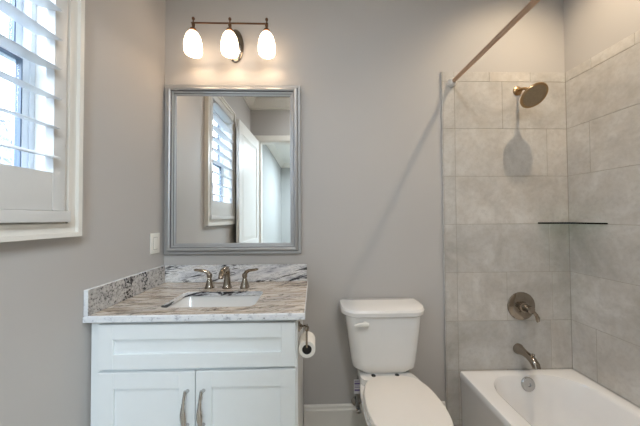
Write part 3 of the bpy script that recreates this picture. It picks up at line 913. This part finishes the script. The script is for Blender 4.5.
c.lathe([(0.041, 0), (0.041, 0.005), (0.037, 0.010), (0.012, 0.012), (0.011, 0.008), (0.002, 0.008)], (2.214, OY - 0.001, 0.289), nrm, 32)
o = c.build('overflow_plate', M['satin'], bt); o['label'] = 'round brushed nickel overflow plate'
MB().lathe([(0.035, 0), (0.035, 0.003), (0.028, 0.006), (0.026, 0.003), (0.003, 0.012)], (2.205, -0.30, 0.0555), (0, 0, 1), 28).build('drain', M['nickel'], bt)

# ------------------------------------------------------------------ tub spout, valve, shower head, rod, shelf
TW = -0.0112
sp = thing('tub_spout', 'bronze curved tub spout with diverter knob above the bathtub rim', 'spout', (2.212, TW, 0.475))
c = MB()
pts = [(2.212, TW, 0.468), (2.212, TW - 0.008, 0.468), (2.212, TW - 0.024, 0.468), (2.212, TW - 0.050, 0.466), (2.212, TW - 0.080, 0.462), (2.212, TW - 0.105, 0.453), (2.212, TW - 0.124, 0.438), (2.212, TW - 0.132, 0.420)]
c.tube(pts, [0.033, 0.033, 0.026, 0.021, 0.0205, 0.0215, 0.022, 0.020], 22)
c.build('spout_body', M['nickel'], sp)
MB().lathe([(0.004, -0.006), (0.004, 0.012), (0.008, 0.014), (0.009, 0.020), (0.004, 0.024)], (2.212, TW - 0.106, 0.470), (0, -0.25, 1), 14).build('diverter_knob', M['nickel'], sp)

sv = thing('shower_valve', 'round bronze shower valve trim with lever handle on the tiled wall', 'faucet', (2.237, TW, 0.735))
MB().lathe([(0.088, 0), (0.088, 0.005), (0.082, 0.010), (0.055, 0.015), (0.040, 0.017)], (2.237, TW, 0.735), (0, -1, 0), 48).build('escutcheon', M['nickel'], sv)
c = MB()
c.lathe([(0.033, 0.014), (0.031, 0.030), (0.024, 0.034), (0.021, 0.062), (0.0225, 0.066), (0.0225, 0.078), (0.014, 0.084)], (2.237, TW, 0.735), (0, -1, 0), 28)
o = c.build('hub', M['nickel'], sv)
c = MB()
c.tube([(2.230, TW - 0.068, 0.740), (2.250, TW - 0.074, 0.726), (2.262, TW - 0.080, 0.708), (2.268, TW - 0.084, 0.690), (2.268, TW - 0.084, 0.672), (2.265, TW - 0.082, 0.664)], [0.011, 0.010, 0.010, 0.012, 0.010, 0.003], 16, flat=[0.010, 0.008, 0.0065, 0.006, 0.005, 0.002])
c.build('lever', M['nickel'], sv)

hd = thing('showerhead', 'bronze round shower head on a short arm high on the tile', 'shower head', (2.243, TW, 2.108))
MB().lathe([(0.030, 0), (0.030, 0.004), (0.024, 0.010), (0.012, 0.014)], (2.243, TW, 2.108), (0, -1, 0), 28).build('flange', M['bronze'], hd)
c = MB()
HN = Vector((0, -0.72, -0.69)).normalized()
HP = Vector((2.240, -0.132, 2.020))
back = HP - HN * 0.040
c.tube([(2.243, TW, 2.108), (2.243, -0.035, 2.106), (2.243, -0.060, 2.100), (2.243, -0.085, 2.085), tuple(back - HN * 0.02), tuple(back)], 0.0085, 14)
c.lathe([(0.006, -0.016), (0.015, -0.010), (0.017, 0), (0.015, 0.010), (0.008, 0.016)], back, HN, 20)
c.build('arm', M['bronze'], hd)
c = MB()
c.lathe([(0.012, -0.040), (0.018, -0.034), (0.040, -0.022), (0.064, -0.010), (0.0725, -0.002), (0.0735, 0.004), (0.070, 0.009), (0.062, 0.009)], HP, HN, 48)
c.build('head', M['bronze'], hd)
c = MB()
c.lathe([(0.062, 0.0075), (0.060, 0.0095), (0.045, 0.0105), (0.043, 0.0085), (0.041, 0.0105), (0.010, 0.011)], HP, HN, 48)
U_ = Vector((1, 0, 0)); V2 = HN.cross(U_)
for rr_, nn_ in ((0.055, 30), (0.048, 26), (0.034, 16), (0.024, 12), (0.013, 6)):
    for q in range(nn_):
        a = 2 * PI * q / nn_
        p = HP + U_ * rr_ * math.cos(a) + V2 * rr_ * math.sin(a)
        c.tube([p + HN * 0.009, p + HN * 0.0135], [0.0022, 0.0014], 6)
o = c.build('spray_face', plain('spray_face', srgb(172, 152, 124), 0.4, 0.4, 0.3, 90), hd); o['label'] = 'greyish nozzle face'

rd = thing('shower_curtain_rod', 'straight brushed metal shower curtain rod spanning the tub alcove', 'curtain rod', (1.813, -0.77, 2.157))
MB().cyl((1.813, TW - 0.004, 2.157), (1.813, YA + 0.004, 2.157), 0.0127, seg=24).build('rod', M['rod'], rd)
for y, s_ in ((TW, -1), (YA, 1)):
    o = MB().lathe([(0.027, 0), (0.027, 0.012), (0.022, 0.026), (0.0145, 0.032)], (1.813, y, 2.157), (0, s_, 0), 28).build('end_flange', plain('flange_white', srgb(222, 218, 212), 0.35), rd)
    o['label'] = 'pale end flange'

cs = MB()
pts2 = [(XR - 0.0115, -0.0115), (2.358, -0.0115)]
for q in range(1, 12):
    a = q / 12
    # gently bowed front edge between the two walls
    x = 2.358 + (XR - 0.0115 - 2.358) * a
    y = -0.0115 - (0.212) * a
    bow = 0.030 * math.sin(PI * a)
    pts2.append((x - bow * 0.7, y - bow * 0.7))
pts2.append((XR - 0.0115, -0.2235))
cs.prism(pts2, 1.2545, 1.2625)
o = cs.build('corner_shelf', [M['black_glass'], M['shelf_glass']], None, smooth=False)
for p in o.data.polygons:
    p.material_index = 1 if abs(p.normal.z) > 0.7 else 0
tag(o, 'thin glass corner shelf with black edge between the tiled walls', 'shelf')

# ------------------------------------------------------------------ ceiling lights out of view: tub downlight, two added fill lamps
def can(name, x, y, label):
    o = thing(name, label, 'ceiling light', (x, y, CE))
    MB().lathe([(0.058, -0.0005), (0.085, -0.0005), (0.085, -0.006), (0.062, -0.010), (0.058, -0.006)], (x, y, CE), (0, 0, 1), 36, cap0=False, cap1=False).build('trim_ring', M['plastic'], o)
    return o
can('recessed_light', 2.25, -0.50, 'round recessed ceiling light above the bathtub')
fl = thing('added_ceiling_lamp', 'added round white flush fill lamp on the ceiling near the bathroom door', 'ceiling light', (1.25, -1.78, CE))
MB().lathe([(0.20, 0), (0.20, -0.03), (0.19, -0.035), (0.19, -0.005)], (1.25, -1.78, CE), (0, 0, 1), 40, cap0=False, cap1=False).build('rim', M['plastic'], fl)
MB().lathe([(0.185, -0.01), (0.17, -0.04), (0.12, -0.062), (0.05, -0.072), (0.004, -0.074)], (1.25, -1.78, CE), (0, 0, 1), 40).build('diffuser', M['lens'], fl)
hl = thing('added_ceiling_lamp', 'added round white drum fill lamp in the room beyond the door', 'ceiling light', (1.35, -3.5, HC))
MB().lathe([(0.32, -0.001), (0.32, -0.118), (0.312, -0.118), (0.312, -0.001)], (1.35, -3.5, HC), (0, 0, 1), 40, cap0=False, cap1=False).build('drum', M['plastic'], hl)
